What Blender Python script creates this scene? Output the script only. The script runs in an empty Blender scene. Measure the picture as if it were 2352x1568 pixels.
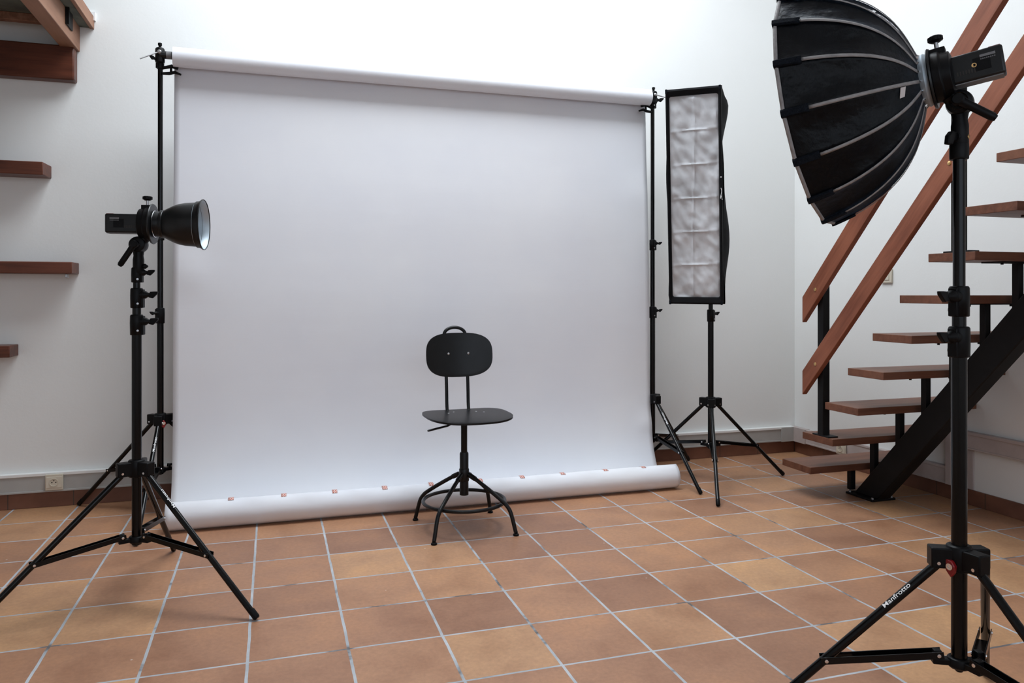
import bpy, bmesh, math, random
from mathutils import Vector, Matrix, noise
random.seed(7)
sc = bpy.context.scene
COL = sc.collection
V = Vector
PI = math.pi

# ------------------------------------------------------------------ materials
def newmat(name):
    m = bpy.data.materials.new(name); m.use_nodes = True
    return m, m.node_tree, m.node_tree.nodes['Principled BSDF']

def N(nt, typ, **kw):
    n = nt.nodes.new(typ)
    for k, v in kw.items():
        if k in n.inputs.keys() if hasattr(n.inputs, 'keys') else False:
            n.inputs[k].default_value = v
        else:
            setattr(n, k, v)
    return n

def math_node(nt, op, a, b=None, clamp=False):
    n = nt.nodes.new('ShaderNodeMath'); n.operation = op; n.use_clamp = clamp
    for i, x in enumerate((a, b)):
        if x is None: continue
        if isinstance(x, (int, float)): n.inputs[i].default_value = x
        else: nt.links.new(x, n.inputs[i])
    return n.outputs[0]

def ramp(nt, fac, stops):
    n = nt.nodes.new('ShaderNodeValToRGB')
    e = n.color_ramp.elements
    while len(e) < len(stops): e.new(0.5)
    for i, (p, c) in enumerate(stops):
        e[i].position = p; e[i].color = (*c, 1)
    nt.links.new(fac, n.inputs[0])
    return n.outputs[0]

def mixc(nt, fac, a, b, mode='MIX'):
    n = nt.nodes.new('ShaderNodeMix'); n.data_type = 'RGBA'; n.blend_type = mode
    for sock, x in ((n.inputs[0], fac), (n.inputs[6], a), (n.inputs[7], b)):
        if isinstance(x, (int, float)): sock.default_value = x
        elif isinstance(x, tuple): sock.default_value = (*x, 1)
        else: nt.links.new(x, sock)
    return n.outputs[2]

def bump(nt, bs, height, strength=0.2, dist=0.002):
    b = nt.nodes.new('ShaderNodeBump'); b.inputs['Strength'].default_value = strength
    b.inputs['Distance'].default_value = dist
    nt.links.new(height, b.inputs['Height']); nt.links.new(b.outputs[0], bs.inputs['Normal'])
    return b

def coords(nt, kind='Object', scale=(1, 1, 1), rot=(0, 0, 0)):
    t = nt.nodes.new('ShaderNodeTexCoord'); m = nt.nodes.new('ShaderNodeMapping')
    m.inputs['Scale'].default_value = scale; m.inputs['Rotation'].default_value = rot
    nt.links.new(t.outputs[kind], m.inputs[0]); return m.outputs[0]

def noise_tex(nt, vec, scale, detail=4, rough=0.55):
    n = nt.nodes.new('ShaderNodeTexNoise')
    n.inputs['Scale'].default_value = scale; n.inputs['Detail'].default_value = detail
    n.inputs['Roughness'].default_value = rough
    nt.links.new(vec, n.inputs['Vector']); return n.outputs[0]

def plain(name, col, rough=0.5, metal=0.0, nscale=0, var=0.15, bstr=0.0, bdist=0.001, spec=0.5, coat=0.0):
    m, nt, bs = newmat(name)
    bs.inputs['Roughness'].default_value = rough; bs.inputs['Metallic'].default_value = metal
    bs.inputs['Specular IOR Level'].default_value = spec
    bs.inputs['Coat Weight'].default_value = coat
    if nscale:
        v = coords(nt); n = noise_tex(nt, v, nscale)
        lo = tuple(c * (1 - var) for c in col); hi = tuple(min(1, c * (1 + var)) for c in col)
        nt.links.new(ramp(nt, n, [(0.3, lo), (0.7, hi)]), bs.inputs['Base Color'])
        if bstr: bump(nt, bs, n, bstr, bdist)
    else:
        bs.inputs['Base Color'].default_value = (*col, 1)
    return m

def wood(name, dark, light, axis='X', rough=0.45, scale=1.0, tilt=0.0):
    m, nt, bs = newmat(name)
    bs.inputs['Specular IOR Level'].default_value = 0.3
    def coords(nt, kind='Object', scale=(1, 1, 1)):
        t = nt.nodes.new('ShaderNodeTexCoord'); m1 = nt.nodes.new('ShaderNodeMapping'); m1.inputs['Rotation'].default_value = (-tilt, 0, 0)
        m2 = nt.nodes.new('ShaderNodeMapping'); m2.inputs['Scale'].default_value = scale
        nt.links.new(t.outputs[kind], m1.inputs[0]); nt.links.new(m1.outputs[0], m2.inputs[0]); return m2.outputs[0]
    s = {'X': (1.2, 14, 14), 'Y': (14, 1.2, 14), 'Z': (14, 14, 1.2)}[axis]
    s = tuple(k * scale for k in s)
    v = coords(nt, 'Object', s)
    n1 = noise_tex(nt, v, 2.2, 6, 0.6)
    v2 = coords(nt, 'Object', tuple(k * 5 for k in s))
    n2 = noise_tex(nt, v2, 2.0, 3, 0.7)
    n3 = noise_tex(nt, coords(nt), 2.3, 3, 0.5)
    c = ramp(nt, n1, [(0.25, dark), (0.5, tuple((a + b) / 2 for a, b in zip(dark, light))), (0.75, light)])
    c2 = mixc(nt, 0.35, c, ramp(nt, n2, [(0.35, tuple(k * 0.55 for k in dark)), (0.6, light)]), 'MULTIPLY')
    c2 = mixc(nt, 0.5, c, c2)
    c3 = mixc(nt, ramp(nt, n3, [(0.4, (0, 0, 0)), (0.8, (0.5, 0.5, 0.5))]), c2, tuple(min(1, k * 1.25) for k in light))
    nt.links.new(c3, bs.inputs['Base Color'])
    bs.inputs['Roughness'].default_value = rough
    bump(nt, bs, n2, 0.15, 0.001)
    return m

M = {}
M['black_metal'] = plain('black_metal', (0.0018, 0.0018, 0.002), 0.2, 0.0, 30, 0.2, spec=0.25)
M['black_plastic'] = plain('black_plastic', (0.004, 0.004, 0.0045), 0.42, 0.0, 60, 0.2, 0.1, 0.0003, spec=0.14)
M['black_satin'] = plain('black_satin', (0.005, 0.0055, 0.006), 0.36, 0.0, 20, 0.15, spec=0.35)
M['chrome'] = plain('chrome', (0.75, 0.75, 0.76), 0.2, 1.0)
M['steel'] = plain('steel', (0.45, 0.45, 0.46), 0.35, 1.0)
M['brass'] = plain('brass', (0.7, 0.45, 0.2), 0.3, 1.0)
M['red_plastic'] = plain('red_plastic', (0.22, 0.006, 0.008), 0.35)
M['grey_plastic'] = plain('grey_plastic', (0.16, 0.16, 0.165), 0.5)
M['white_print'] = plain('white_print', (0.8, 0.8, 0.8), 0.6)
M['silver_inside'] = plain('silver_inside', (0.50, 0.58, 0.64), 0.55, 0.6, 40, 0.05, 0.1, 0.001)
M['label_white'] = plain('label_white', (0.6, 0.55, 0.53), 0.7)
M['chair_black'] = plain('chair_black', (0.0028, 0.0032, 0.004), 0.36, 0, 25, 0.25, 0.05, 0.0004, spec=0.32)
M['stringer_black'] = plain('stringer_black', (0.006, 0.006, 0.0065), 0.55, 0, 8, 0.3, 0.2, 0.001, spec=0.2)
M['socket_cream'] = plain('socket_cream', (0.62, 0.57, 0.47), 0.45)
M['dark_hole'] = plain('dark_hole', (0.02, 0.015, 0.012), 0.6)
M['wood_rail'] = wood('wood_rail', (0.14, 0.040, 0.021), (0.31, 0.112, 0.062), 'Y', tilt=-0.835)
M['wood_tread'] = wood('wood_tread', (0.085, 0.030, 0.017), (0.21, 0.088, 0.050), 'X')
M['wood_plank'] = wood('wood_plank', (0.020, 0.006, 0.004), (0.165, 0.050, 0.026), 'X', 0.38)
M['wood_joist'] = wood('wood_joist', (0.17, 0.075, 0.04), (0.36, 0.19, 0.12), 'Y', 0.55)

def m_wall():
    m, nt, bs = newmat('white_plaster')
    v = coords(nt)
    n = noise_tex(nt, v, 1.1, 3); n2 = noise_tex(nt, v, 90, 6, 0.6); n3 = noise_tex(nt, v, 14, 3)
    c = ramp(nt, n, [(0.3, (0.77, 0.78, 0.765)), (0.7, (0.80, 0.808, 0.80))])
    nt.links.new(c, bs.inputs['Base Color']); bs.inputs['Roughness'].default_value = 0.85
    h = math_node(nt, 'ADD', math_node(nt, 'MULTIPLY', n2, 0.5), n3)
    bump(nt, bs, h, 0.25, 0.0025); return m
M['wall'] = m_wall()

def m_floor(T=0.305):
    m, nt, bs = newmat('terracotta_floor_tiles')
    tc = nt.nodes.new('ShaderNodeTexCoord'); sp = nt.nodes.new('ShaderNodeSeparateXYZ')
    wob = noise_tex(nt, tc.outputs['Object'], 7, 2)
    wb = math_node(nt, 'MULTIPLY', math_node(nt, 'SUBTRACT', wob, 0.5), 0.006)
    nt.links.new(tc.outputs['Object'], sp.inputs[0])
    def axis(o):
        o = math_node(nt, 'ADD', o, wb)
        d = math_node(nt, 'DIVIDE', o, T)
        cell = math_node(nt, 'ROUND', math_node(nt, 'ADD', d, 0.0))
        fl = math_node(nt, 'FLOOR', d)
        dist = math_node(nt, 'ABSOLUTE', math_node(nt, 'MULTIPLY', math_node(nt, 'SUBTRACT', d, cell), T))
        return fl, dist
    fx, dx = axis(sp.outputs[0]); fy, dy = axis(sp.outputs[1])
    gx = math_node(nt, 'LESS_THAN', dx, 0.0046); gy = math_node(nt, 'LESS_THAN', dy, 0.0042)
    g = math_node(nt, 'MAXIMUM', gx, gy)
    comb = nt.nodes.new('ShaderNodeCombineXYZ'); nt.links.new(fx, comb.inputs[0]); nt.links.new(fy, comb.inputs[1])
    wn = nt.nodes.new('ShaderNodeTexWhiteNoise'); wn.noise_dimensions = '3D'; nt.links.new(comb.outputs[0], wn.inputs['Vector'])
    # per tile offset of the mottling
    add = nt.nodes.new('ShaderNodeVectorMath'); add.operation = 'MULTIPLY_ADD'
    nt.links.new(wn.outputs['Color'], add.inputs[0]); add.inputs[1].default_value = (9, 9, 9)
    nt.links.new(tc.outputs['Object'], add.inputs[2])
    mot = noise_tex(nt, add.outputs[0], 4.2, 5, 0.55)
    fine = noise_tex(nt, tc.outputs['Object'], 60, 5, 0.7)
    base = ramp(nt, wn.outputs['Value'], [(0.0, (0.305, 0.150, 0.086)), (0.35, (0.36, 0.180, 0.101)), (0.7, (0.405, 0.208, 0.113)), (1.0, (0.48, 0.268, 0.138))])
    motc = ramp(nt, mot, [(0.28, (0.70, 0.62, 0.58)), (0.5, (0.98, 0.98, 0.98)), (0.72, (1.22, 1.20, 1.10))])
    c = mixc(nt, 0.75, base, motc, 'MULTIPLY')
    c = mixc(nt, 0.35, c, ramp(nt, fine, [(0.3, (0.6, 0.6, 0.6)), (0.7, (1.3, 1.3, 1.3))]), 'MULTIPLY')
    gn = noise_tex(nt, tc.outputs['Object'], 5, 4, 0.6)
    gc = ramp(nt, gn, [(0.34, (0.12, 0.11, 0.11)), (0.42, (0.34, 0.36, 0.385)), (0.7, (0.50, 0.52, 0.55))])
    # pale specks of plaster dust
    vor = nt.nodes.new('ShaderNodeTexVoronoi'); vor.inputs['Scale'].default_value = 6.0
    nt.links.new(tc.outputs['Object'], vor.inputs['Vector'])
    spk = math_node(nt, 'LESS_THAN', vor.outputs['Distance'], 0.022)
    c = mixc(nt, math_node(nt, 'MULTIPLY', spk, 0.6), c, (0.7, 0.62, 0.55))
    col = mixc(nt, g, c, gc)
    nt.links.new(col, bs.inputs['Base Color'])
    r = ramp(nt, mot, [(0.3, (0.42,) * 3), (0.7, (0.55,) * 3)])
    rr = mixc(nt, g, r, (0.9, 0.9, 0.9))
    nt.links.new(rr, bs.inputs['Roughness'])
    h = math_node(nt, 'SUBTRACT', math_node(nt, 'MULTIPLY', mot, 0.25), math_node(nt, 'MULTIPLY', g, 1.0))
    bump(nt, bs, h, 0.5, 0.0025)
    return m
M['floor'] = m_floor()

def m_skirt():
    m, nt, bs = newmat('brown_skirting_tile')
    v = coords(nt)
    n = noise_tex(nt, v, 5, 4)
    c = ramp(nt, n, [(0.3, (0.11, 0.042, 0.025)), (0.7, (0.21, 0.088, 0.052))])
    tc = nt.nodes.new('ShaderNodeTexCoord'); sp = nt.nodes.new('ShaderNodeSeparateXYZ'); nt.links.new(tc.outputs['Object'], sp.inputs[0])
    s = math_node(nt, 'ADD', sp.outputs[0], sp.outputs[1])
    d = math_node(nt, 'DIVIDE', math_node(nt, 'ADD', s, 0.05), 0.305)
    dd = math_node(nt, 'ABSOLUTE', math_node(nt, 'SUBTRACT', d, math_node(nt, 'ROUND', d)))
    g = math_node(nt, 'LESS_THAN', dd, 0.008)
    nt.links.new(mixc(nt, g, c, (0.06, 0.04, 0.03)), bs.inputs['Base Color'])
    bs.inputs['Roughness'].default_value = 0.5
    bump(nt, bs, n, 0.2, 0.002); return m
M['skirt'] = m_skirt()
M['trunk'] = plain('trunking_grey', (0.39, 0.385, 0.37), 0.5, 0, 9, 0.06, 0.1, 0.001)
M['trunk_dirty'] = plain('trunking_pinkish', (0.46, 0.40, 0.385), 0.55, 0, 9, 0.1, 0.1, 0.001)

def m_paper():
    m, nt, bs = newmat('white_backdrop_paper')
    v = coords(nt)
    n = noise_tex(nt, v, 1.6, 3)
    c = ramp(nt, n, [(0.3, (0.72, 0.735, 0.785)), (0.7, (0.77, 0.78, 0.81))])
    v2 = coords(nt, 'Object', (0.5, 1, 3.0))
    n2 = noise_tex(nt, v2, 3.0, 4, 0.6)
    nt.links.new(c, bs.inputs['Base Color']); bs.inputs['Roughness'].default_value = 0.7
    bump(nt, bs, n2, 0.10, 0.012)
    return m
M['paper'] = m_paper()

def m_tape():
    m, nt, bs = newmat('red_chequered_tape')
    v = coords(nt, 'Object', (1, 1, 1)); ch = nt.nodes.new('ShaderNodeTexChecker'); ch.inputs['Scale'].default_value = 170
    ch.inputs['Color1'].default_value = (0.50, 0.10, 0.06, 1); ch.inputs['Color2'].default_value = (0.74, 0.60, 0.55, 1)
    nt.links.new(v, ch.inputs['Vector']); nt.links.new(ch.outputs[0], bs.inputs['Base Color']); bs.inputs['Roughness'].default_value = 0.6
    return m
M['tape'] = m_tape()

def m_fabric(name, col, wscale=3.0, bstr=0.6, rough=0.75, spec=0.3, sheen=0.0):
    m, nt, bs = newmat(name)
    v = coords(nt)
    n = noise_tex(nt, v, wscale * 3, 4, 0.5)
    w = nt.nodes.new('ShaderNodeTexWave'); w.inputs['Scale'].default_value = 260; nt.links.new(v, w.inputs['Vector'])
    c = ramp(nt, n, [(0.3, tuple(k * 0.8 for k in col)), (0.7, tuple(min(1, k * 1.15) for k in col))])
    nt.links.new(c, bs.inputs['Base Color'])
    bs.inputs['Roughness'].default_value = rough; bs.inputs['Specular IOR Level'].default_value = spec
    bs.inputs['Sheen Weight'].default_value = sheen
    bs.inputs['Sheen Tint'].default_value = (.45, .65, .95, 1); bs.inputs['Sheen Roughness'].default_value = .35
    h = math_node(nt, 'ADD', n, math_node(nt, 'MULTIPLY', w.outputs[0], 0.02))
    bump(nt, bs, h, bstr, 0.012)
    return m
M['fabric_black'] = m_fabric('black_nylon', (0.0014, 0.0020, 0.0032), 6.0, 0.8, 0.38, 0.17, 0.10)
M['fabric_black_matte'] = m_fabric('black_cloth', (0.005, 0.005, 0.006), 4.0, 0.4, 0.8, 0.15)
M['velcro'] = plain('black_velcro', (0.007, 0.009, 0.013), 0.95, 0, 300, 0.5, 0.8, 0.002, spec=0.1)
M['piping'] = m_fabric('grey_piping', (0.27, 0.255, 0.25), 20, 0.3, 0.7)
M['diffuser'] = m_fabric('grey_diffuser_cloth', (0.57, 0.585, 0.61), 2.5, 0.35, 0.7)
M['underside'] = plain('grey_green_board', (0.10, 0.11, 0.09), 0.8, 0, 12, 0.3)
M['ceiling'] = plain('ceiling_white', (0.8, 0.8, 0.8), 0.9)

# ------------------------------------------------------------------ geometry helpers
class MB:
    def __init__(s): s.v = []; s.f = []
    def add(s, verts, faces):
        o = len(s.v); s.v += [V(p) for p in verts]; s.f += [[i + o for i in f] for f in faces]; return s
    def box(s, lo, hi):
        x0, y0, z0 = lo; x1, y1, z1 = hi
        return s.add([(x0, y0, z0), (x1, y0, z0), (x1, y1, z0), (x0, y1, z0), (x0, y0, z1), (x1, y0, z1), (x1, y1, z1), (x0, y1, z1)],
                     [(0, 3, 2, 1), (4, 5, 6, 7), (0, 1, 5, 4), (1, 2, 6, 5), (2, 3, 7, 6), (3, 0, 4, 7)])
    def obox(s, c, ax, h):
        c = V(c); a = [V(k).normalized() for k in ax]; vs = []
        if a[0].cross(a[1]).dot(a[2]) < 0: a[2] = -a[2]
        for dz in (-1, 1):
            for dx, dy in ((-1, -1), (1, -1), (1, 1), (-1, 1)):
                vs.append(c + a[0] * dx * h[0] + a[1] * dy * h[1] + a[2] * dz * h[2])
        return s.add(vs, [(0, 3, 2, 1), (4, 5, 6, 7), (0, 1, 5, 4), (1, 2, 6, 5), (2, 3, 7, 6), (3, 0, 4, 7)])
    def beam(s, a, b, w, t, side=V((0, 0, 1))):
        a = V(a); b = V(b); d = (b - a); L = d.length; d.normalize()
        u = d.cross(V(side)); 
        if u.length < 1e-4: u = d.cross(V((1, 0, 0)))
        u.normalize(); w2 = u.cross(d)
        return s.obox((a + b) / 2, (u, w2, d), (w / 2, t / 2, L / 2))
    def tube(s, pts, r, seg=20, closed=False, caps=True):
        pts = [V(p) for p in pts]; n = len(pts)
        rs = r if isinstance(r, (list, tuple)) else [r] * n
        tans = []
        for i in range(n):
            if closed: t = pts[(i + 1) % n] - pts[i - 1]
            else: t = pts[min(i + 1, n - 1)] - pts[max(i - 1, 0)]
            tans.append(t.normalized())
        ref = V((0, 0, 1)) if abs(tans[0].z) < 0.9 else V((1, 0, 0))
        u = tans[0].cross(ref).normalized(); rings = []
        o = len(s.v)
        for i in range(n):
            t = tans[i]; u = (u - t * u.dot(t)).normalized(); w = t.cross(u)
            for k in range(seg):
                a = 2 * PI * k / seg
                s.v.append(pts[i] + u * math.cos(a) * rs[i] + w * math.sin(a) * rs[i])
        m = n if closed else n - 1
        for i in range(m):
            j = (i + 1) % n
            for k in range(seg):
                k2 = (k + 1) % seg
                s.f.append([o + i * seg + k, o + i * seg + k2, o + j * seg + k2, o + j * seg + k])
        if caps and not closed:
            s.f.append([o + k for k in reversed(range(seg))]); s.f.append([o + (n - 1) * seg + k for k in range(seg)])
        return s
    def lathe(s, o, ax, prof, seg=32, cap0=True, cap1=True):
        """prof: list of (distance along axis, radius)"""
        o = V(o); ax = V(ax).normalized(); ref = V((0, 0, 1)) if abs(ax.z) < 0.9 else V((1, 0, 0))
        u = ax.cross(ref).normalized(); w = ax.cross(u); b = len(s.v)
        for d, r in prof:
            for k in range(seg):
                a = 2 * PI * k / seg
                s.v.append(o + ax * d + (u * math.cos(a) + w * math.sin(a)) * max(r, 1e-5))
        for i in range(len(prof) - 1):
            for k in range(seg):
                k2 = (k + 1) % seg
                s.f.append([b + i * seg + k, b + i * seg + k2, b + (i + 1) * seg + k2, b + (i + 1) * seg + k])
        if cap0: s.f.append([b + k for k in reversed(range(seg))])
        if cap1: s.f.append([b + (len(prof) - 1) * seg + k for k in range(seg)])
        return s
    def cyl(s, a, b, r, seg=20):
        a = V(a); b = V(b); return s.lathe(a, b - a, [(0, r), ((b - a).length, r)], seg)
    def prism(s, poly, o, ux, uy, th):
        o = V(o); ux = V(ux); uy = V(uy); n = ux.cross(uy).normalized(); k = len(poly)
        lo = [o + ux * x + uy * y - n * th / 2 for x, y in poly]; hi = [p + n * th for p in lo]
        area = sum(poly[i][0] * poly[(i + 1) % k][1] - poly[(i + 1) % k][0] * poly[i][1] for i in range(k))
        fs = [list(reversed(range(k))), [k + i for i in range(k)]] + [[i, (i + 1) % k, k + (i + 1) % k, k + i] for i in range(k)]
        if area < 0: fs = [list(reversed(f)) for f in fs]
        return s.add(lo + hi, fs)
    def build(s, name, mat, parent=None, bevel=0.0, smooth=True, solid=0.0, sub=0, seg=2):
        me = bpy.data.meshes.new(name)
        o = bpy.data.objects.new(name, me)
        off = V((0, 0, 0))
        if parent is not None:
            root = parent
            while root.parent: root = root.parent
            off = root.location.copy()
        me.from_pydata([tuple(p - off) for p in s.v], [], s.f)
        me.update()
        me.materials.append(M[mat] if isinstance(mat, str) else mat)
        if smooth:
            for p in me.polygons: p.use_smooth = True
            me.set_sharp_from_angle(angle=math.radians(38))
        COL.objects.link(o)
        if parent is not None: o.parent = parent
        if solid:
            md = o.modifiers.new('solid', 'SOLIDIFY'); md.thickness = solid; md.offset = 0
        if bevel:
            md = o.modifiers.new('bev', 'BEVEL'); md.width = bevel; md.segments = seg; md.limit_method = 'ANGLE'; md.angle_limit = math.radians(40)
            md.harden_normals = False
        if sub:
            md = o.modifiers.new('sub', 'SUBSURF'); md.levels = sub; md.render_levels = sub
        return o

def thing(name, label, cat, loc, group=None):
    o = bpy.data.objects.new(name, None); COL.objects.link(o); o.location = loc
    o.empty_display_size = 0.05
    return tag(o, label, cat, group)
def tag(o, label, cat, group=None):
    o['label'] = label; o['category'] = cat
    if group: o['group'] = group
    return o
def struct(o): o['kind'] = 'structure'; return o
def plabel(o, l): o['label'] = l; return o

def text_mesh(txt, bold=0.0):
    cu = bpy.data.curves.new('lettering', 'FONT'); cu.body = txt; cu.size = 1.0; cu.offset = bold; cu.extrude = 0.0
    to = bpy.data.objects.new('lettering', cu); COL.objects.link(to)
    bpy.context.view_layer.update()
    dg = bpy.context.evaluated_depsgraph_get()
    me = bpy.data.meshes.new_from_object(to.evaluated_get(dg))
    vs = [v.co.copy() for v in me.vertices]; fs = [list(p.vertices) for p in me.polygons]
    bpy.data.objects.remove(to); bpy.data.meshes.remove(me); bpy.data.curves.remove(cu)
    x0 = min(v.x for v in vs); x1 = max(v.x for v in vs)
    return [((v.x - x0), v.y) for v in vs], fs, x1 - x0

def az(deg, z=0): a = math.radians(deg); return V((math.cos(a), math.sin(a), z))

# ------------------------------------------------------------------ room
XL, XR, YB, YF, H = -2.35, 3.645, 0.905, -5.6, 4.3
struct(MB().box((XL - .1, YF - .1, -.1), (XR + .1, YB + .1, 0)).build('floor', 'floor', smooth=False))
struct(MB().box((XL - .1, YB, 0), (XR + .1, YB + .12, H)).build('wall_back', 'wall', smooth=False))
struct(MB().box((XR, YF, 0), (XR + .12, YB, H)).build('wall_right', 'wall', smooth=False))
struct(MB().box((XL - .12, YF, 0), (XL, YB, H)).build('wall_left', 'wall', smooth=False))
# front wall out of view, with a window opening added for the rear fill lamp
WX0, WX1, WZ0, WZ1 = -1.6, 2.9, 1.0, 3.0
fwb = MB()
fwb.box((XL, YF - .12, 0), (XR, YF, WZ0)); fwb.box((XL, YF - .12, WZ1), (XR, YF, H))
fwb.box((XL, YF - .12, WZ0), (WX0, YF, WZ1)); fwb.box((WX1, YF - .12, WZ0), (XR, YF, WZ1))
struct(fwb.build('wall_front', 'wall', smooth=False))
wf = MB()
for x in (WX0 + .03, (WX0 * 2 + WX1) / 3, (WX0 + 2 * WX1) / 3, WX1 - .03): wf.box((x - .03, YF - .09, WZ0), (x + .03, YF - .03, WZ1))
for z in (WZ0 + .03, WZ1 - .03): wf.box((WX0, YF - .09, z - .03), (WX1, YF - .03, z + .03))
struct(wf.build('added_window_frame', 'white_print', smooth=False))  # added frame, dresses the opening of the fill lamp
# ceiling with the skylight
SX0, SX1, SY0, SY1 = -0.3, 2.4, -1.15, 0.5
cb = MB()
cb.box((XL, YF, H), (SX0, YB, H + .15)); cb.box((SX1, YF, H), (XR, YB, H + .15))
cb.box((SX0, YF, H), (SX1, SY0, H + .15)); cb.box((SX0, SY1, H), (SX1, YB, H + .15))
struct(cb.build('ceiling', 'ceiling', smooth=False))
sk = MB()
for k in range(4):
    x = SX0 + (SX1 - SX0) * k / 3; sk.box((x - .02, SY0, H + .06), (x + .02, SY1, H + .1))
for y in (SY0, SY1): sk.box((SX0, y - .02, H + .06), (SX1, y + .02, H + .1))
struct(sk.build('window_2', 'white_print', smooth=False))

# skirting tiles and cable trunking
struct(MB().box((XL, YB - .012, 0), (XR, YB, .082)).build('baseboard_back', 'skirt', bevel=.002))
struct(MB().box((XR - .012, -3.2, 0), (XR, YB - .012, .082)).build('baseboard_right', 'skirt', bevel=.002))
tb = MB()
tb.box((XL, YB - .030, .084), (XR - .03, YB, .178))
tb.box((XL, YB - .034, .084), (XR - .03, YB, .094)); 
tb.box((XR - .14, YB - .042, .082), (XR - .03, YB, .184))
struct(tb.build('trim_1', 'trunk', bevel=.0015))
tr = MB()
tr.box((XR - .030, -.41, .084), (XR, YB, .178)); tr.box((XR - .034, -.41, .084), (XR, YB, .094)); tr.box((XR - .034, -.41, .166), (XR, YB, .180))
tr.box((XR - .042, YB - .16, .082), (XR, YB, .184))
struct(tr.build('trim_2', 'trunk_dirty', bevel=.0015))
struct(MB().box((XL, YB - .036, .170), (XR - .03, YB, .186)).build('trim_4', 'wall', bevel=.002))
t3 = MB()
t3.box((XR - .04, -.445, .084), (XR, -.41, .395))
t3.box((XR - .030, -3.2, .300), (XR, -.445, .392)); t3.box((XR - .034, -3.2, .300), (XR, -.445, .31)); t3.box((XR - .036, -3.2, .378), (XR, -.445, .395))
t3.box((XR - .012, -.56, .084), (XR, -.445, .300))
struct(t3.build('trim_3', 'trunk_dirty', bevel=.0015))

# ------------------------------------------------------------------ sockets and switch
def socket(name, c, n, label, w=.084, h=.084, hole=True):
    c = V(c); n = V(n); s = n.cross(V((0, 0, 1))).normalized()
    t = thing(name, label, 'socket' if hole else 'light switch', c)
    MB().obox(c + n * .004, (s, V((0, 0, 1)), n), (w / 2, h / 2, .006)).build('cover_plate', 'socket_cream', t, bevel=.003)
    if hole:
        MB().obox(c + n * .011, (s, V((0, 0, 1)), n), (w * .44, h * .34, .002)).build('inner_frame', 'socket_cream', t, bevel=.001)
        r = MB().lathe(c + n * .0131, n, [(0, .0215), (.0028, .0212), (.0030, .0190), (.0006, .0182), (.0006, .0001)], 28, False, False).build('recess', 'socket_cream', t)
        r['label'] = 'round recess of the outlet'
        hb = MB()
        for dx, dz in ((-.009, 0), (.009, 0)): hb.cyl(c + n * .0125 + s * dx + V((0, 0, dz)), c + n * .0141 + s * dx + V((0, 0, dz)), .0032, 12)
        hb.cyl(c + n * .0125 + V((0, 0, .01)), c + n * .016 + V((0, 0, .01)), .0028, 12)
        hb.build('contact', 'dark_hole', r)
    else:
        MB().obox(c + n * .0115, (s, V((0, 0, 1)), n), (w * .3, h * .3, .0025)).build('rocker', 'socket_cream', t, bevel=.002)
    return t
socket('wall_socket', (-1.027, YB - .034, .136), (0, -1, 0), 'cream wall socket on the grey trunking at the left')
socket('wall_socket', (XR - .036, .39, .122), (-1, 0, 0), 'cream socket on the trunking seen between the two lowest stair treads', .084, .08)
socket('light_switch', (XR - .004, .040, 1.238), (-1, 0, 0), 'cream light switch on the white wall behind the lower handrail board', .085, .085, False)

# ------------------------------------------------------------------ staircase
FAR = [.017, -.157, -.337, -.504, -.672, -.84, -1.003, -1.191, -1.338]
ZT = [.182, .367, .555, .752, .937, 1.123, 1.308, 1.497, 1.70]
while len(FAR) < 13: FAR.append(FAR[-1] - .172); ZT.append(ZT[-1] + .19)
st = thing('staircase', 'open staircase with reddish wooden treads on a single black steel stringer, at the right', 'staircase', (3.25, -.24, 0))
TX0, TX1, TD, TT = 2.87, 3.642, .238, .037
for k, (y, z) in enumerate(zip(FAR, ZT)):
    tr_ = MB().box((TX0, y - TD, z - TT), (TX1, y, z)).build('tread', 'wood_tread', st, bevel=.002)
    xs, yc = 3.25, y - .135
    ztop = .06 + 1.11 * (-.226 - yc)
    MB().box((xs - .032, yc - .016, max(0.012, ztop - .06)), (xs + .0, yc + .016, z - TT)).build('tread_support', 'stringer_black', st, bevel=.002)
    pl = MB().box((xs - .17, yc - .05, z - TT - .006), (xs + .12, yc + .05, z - TT))
    for dx in (-.15, .10): pl.cyl((xs + dx, yc - .035, z - TT - .014), (xs + dx, yc - .035, z - TT), .006, 8)
    pl.build('mounting_plate', 'stringer_black', st)
pf = lambda y: .06 + 1.11 * (-.226 - y)
pb = lambda y: .039 + 1.105 * (-.382 - y)
ye = -2.55
poly = [(-.172, .012), (-.345, .012), (ye, pb(ye)), (ye, pf(ye))]
MB().prism([(p[0], p[1]) for p in poly], (3.25, 0, 0), (0, 1, 0), (0, 0, 1), .085).build('stringer', 'stringer_black', st, bevel=.006)
bp = MB().box((3.172, -.345, 0), (3.33, -.145, .012))
bp.build('base_plate', 'stringer_black', st, bevel=.002)
for x, y in ((3.187, -.16), (3.315, -.16), (3.187, -.33), (3.315, -.33)): MB().lathe((x, y, .012), (0, 0, 1), [(0, .008), (.007, .008), (.009, .005)], 6).build('anchor_bolt', 'steel', st)
def rail(name, z0t, z0b, slope, yend, x0=2.842, th=.03):
    ys = -.19
    pts = [(ys, z0b), (ys, z0t), (yend, z0t + slope * (ys - yend)), (yend, z0b + slope * (ys - yend))]
    o = MB().prism(pts, (x0 + th / 2, 0, 0), (0, 1, 0), (0, 0, 1), th).build(name, 'wood_rail', st, bevel=.003)
    for yy in (-.295, -1.14, -1.98):
        zc = (z0t + z0b) / 2 + slope * (ys - yy) - .005
        MB().lathe((x0, yy, zc), (-1, 0, 0), [(0, .010), (.003, .009), (.005, .004)], 14).build('bolt_head', 'brass', o)
rail('handrail_board', 1.112, .972, 1.102, -2.7)
rail('handrail_board', .708, .577, 1.108, -2.7)
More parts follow.
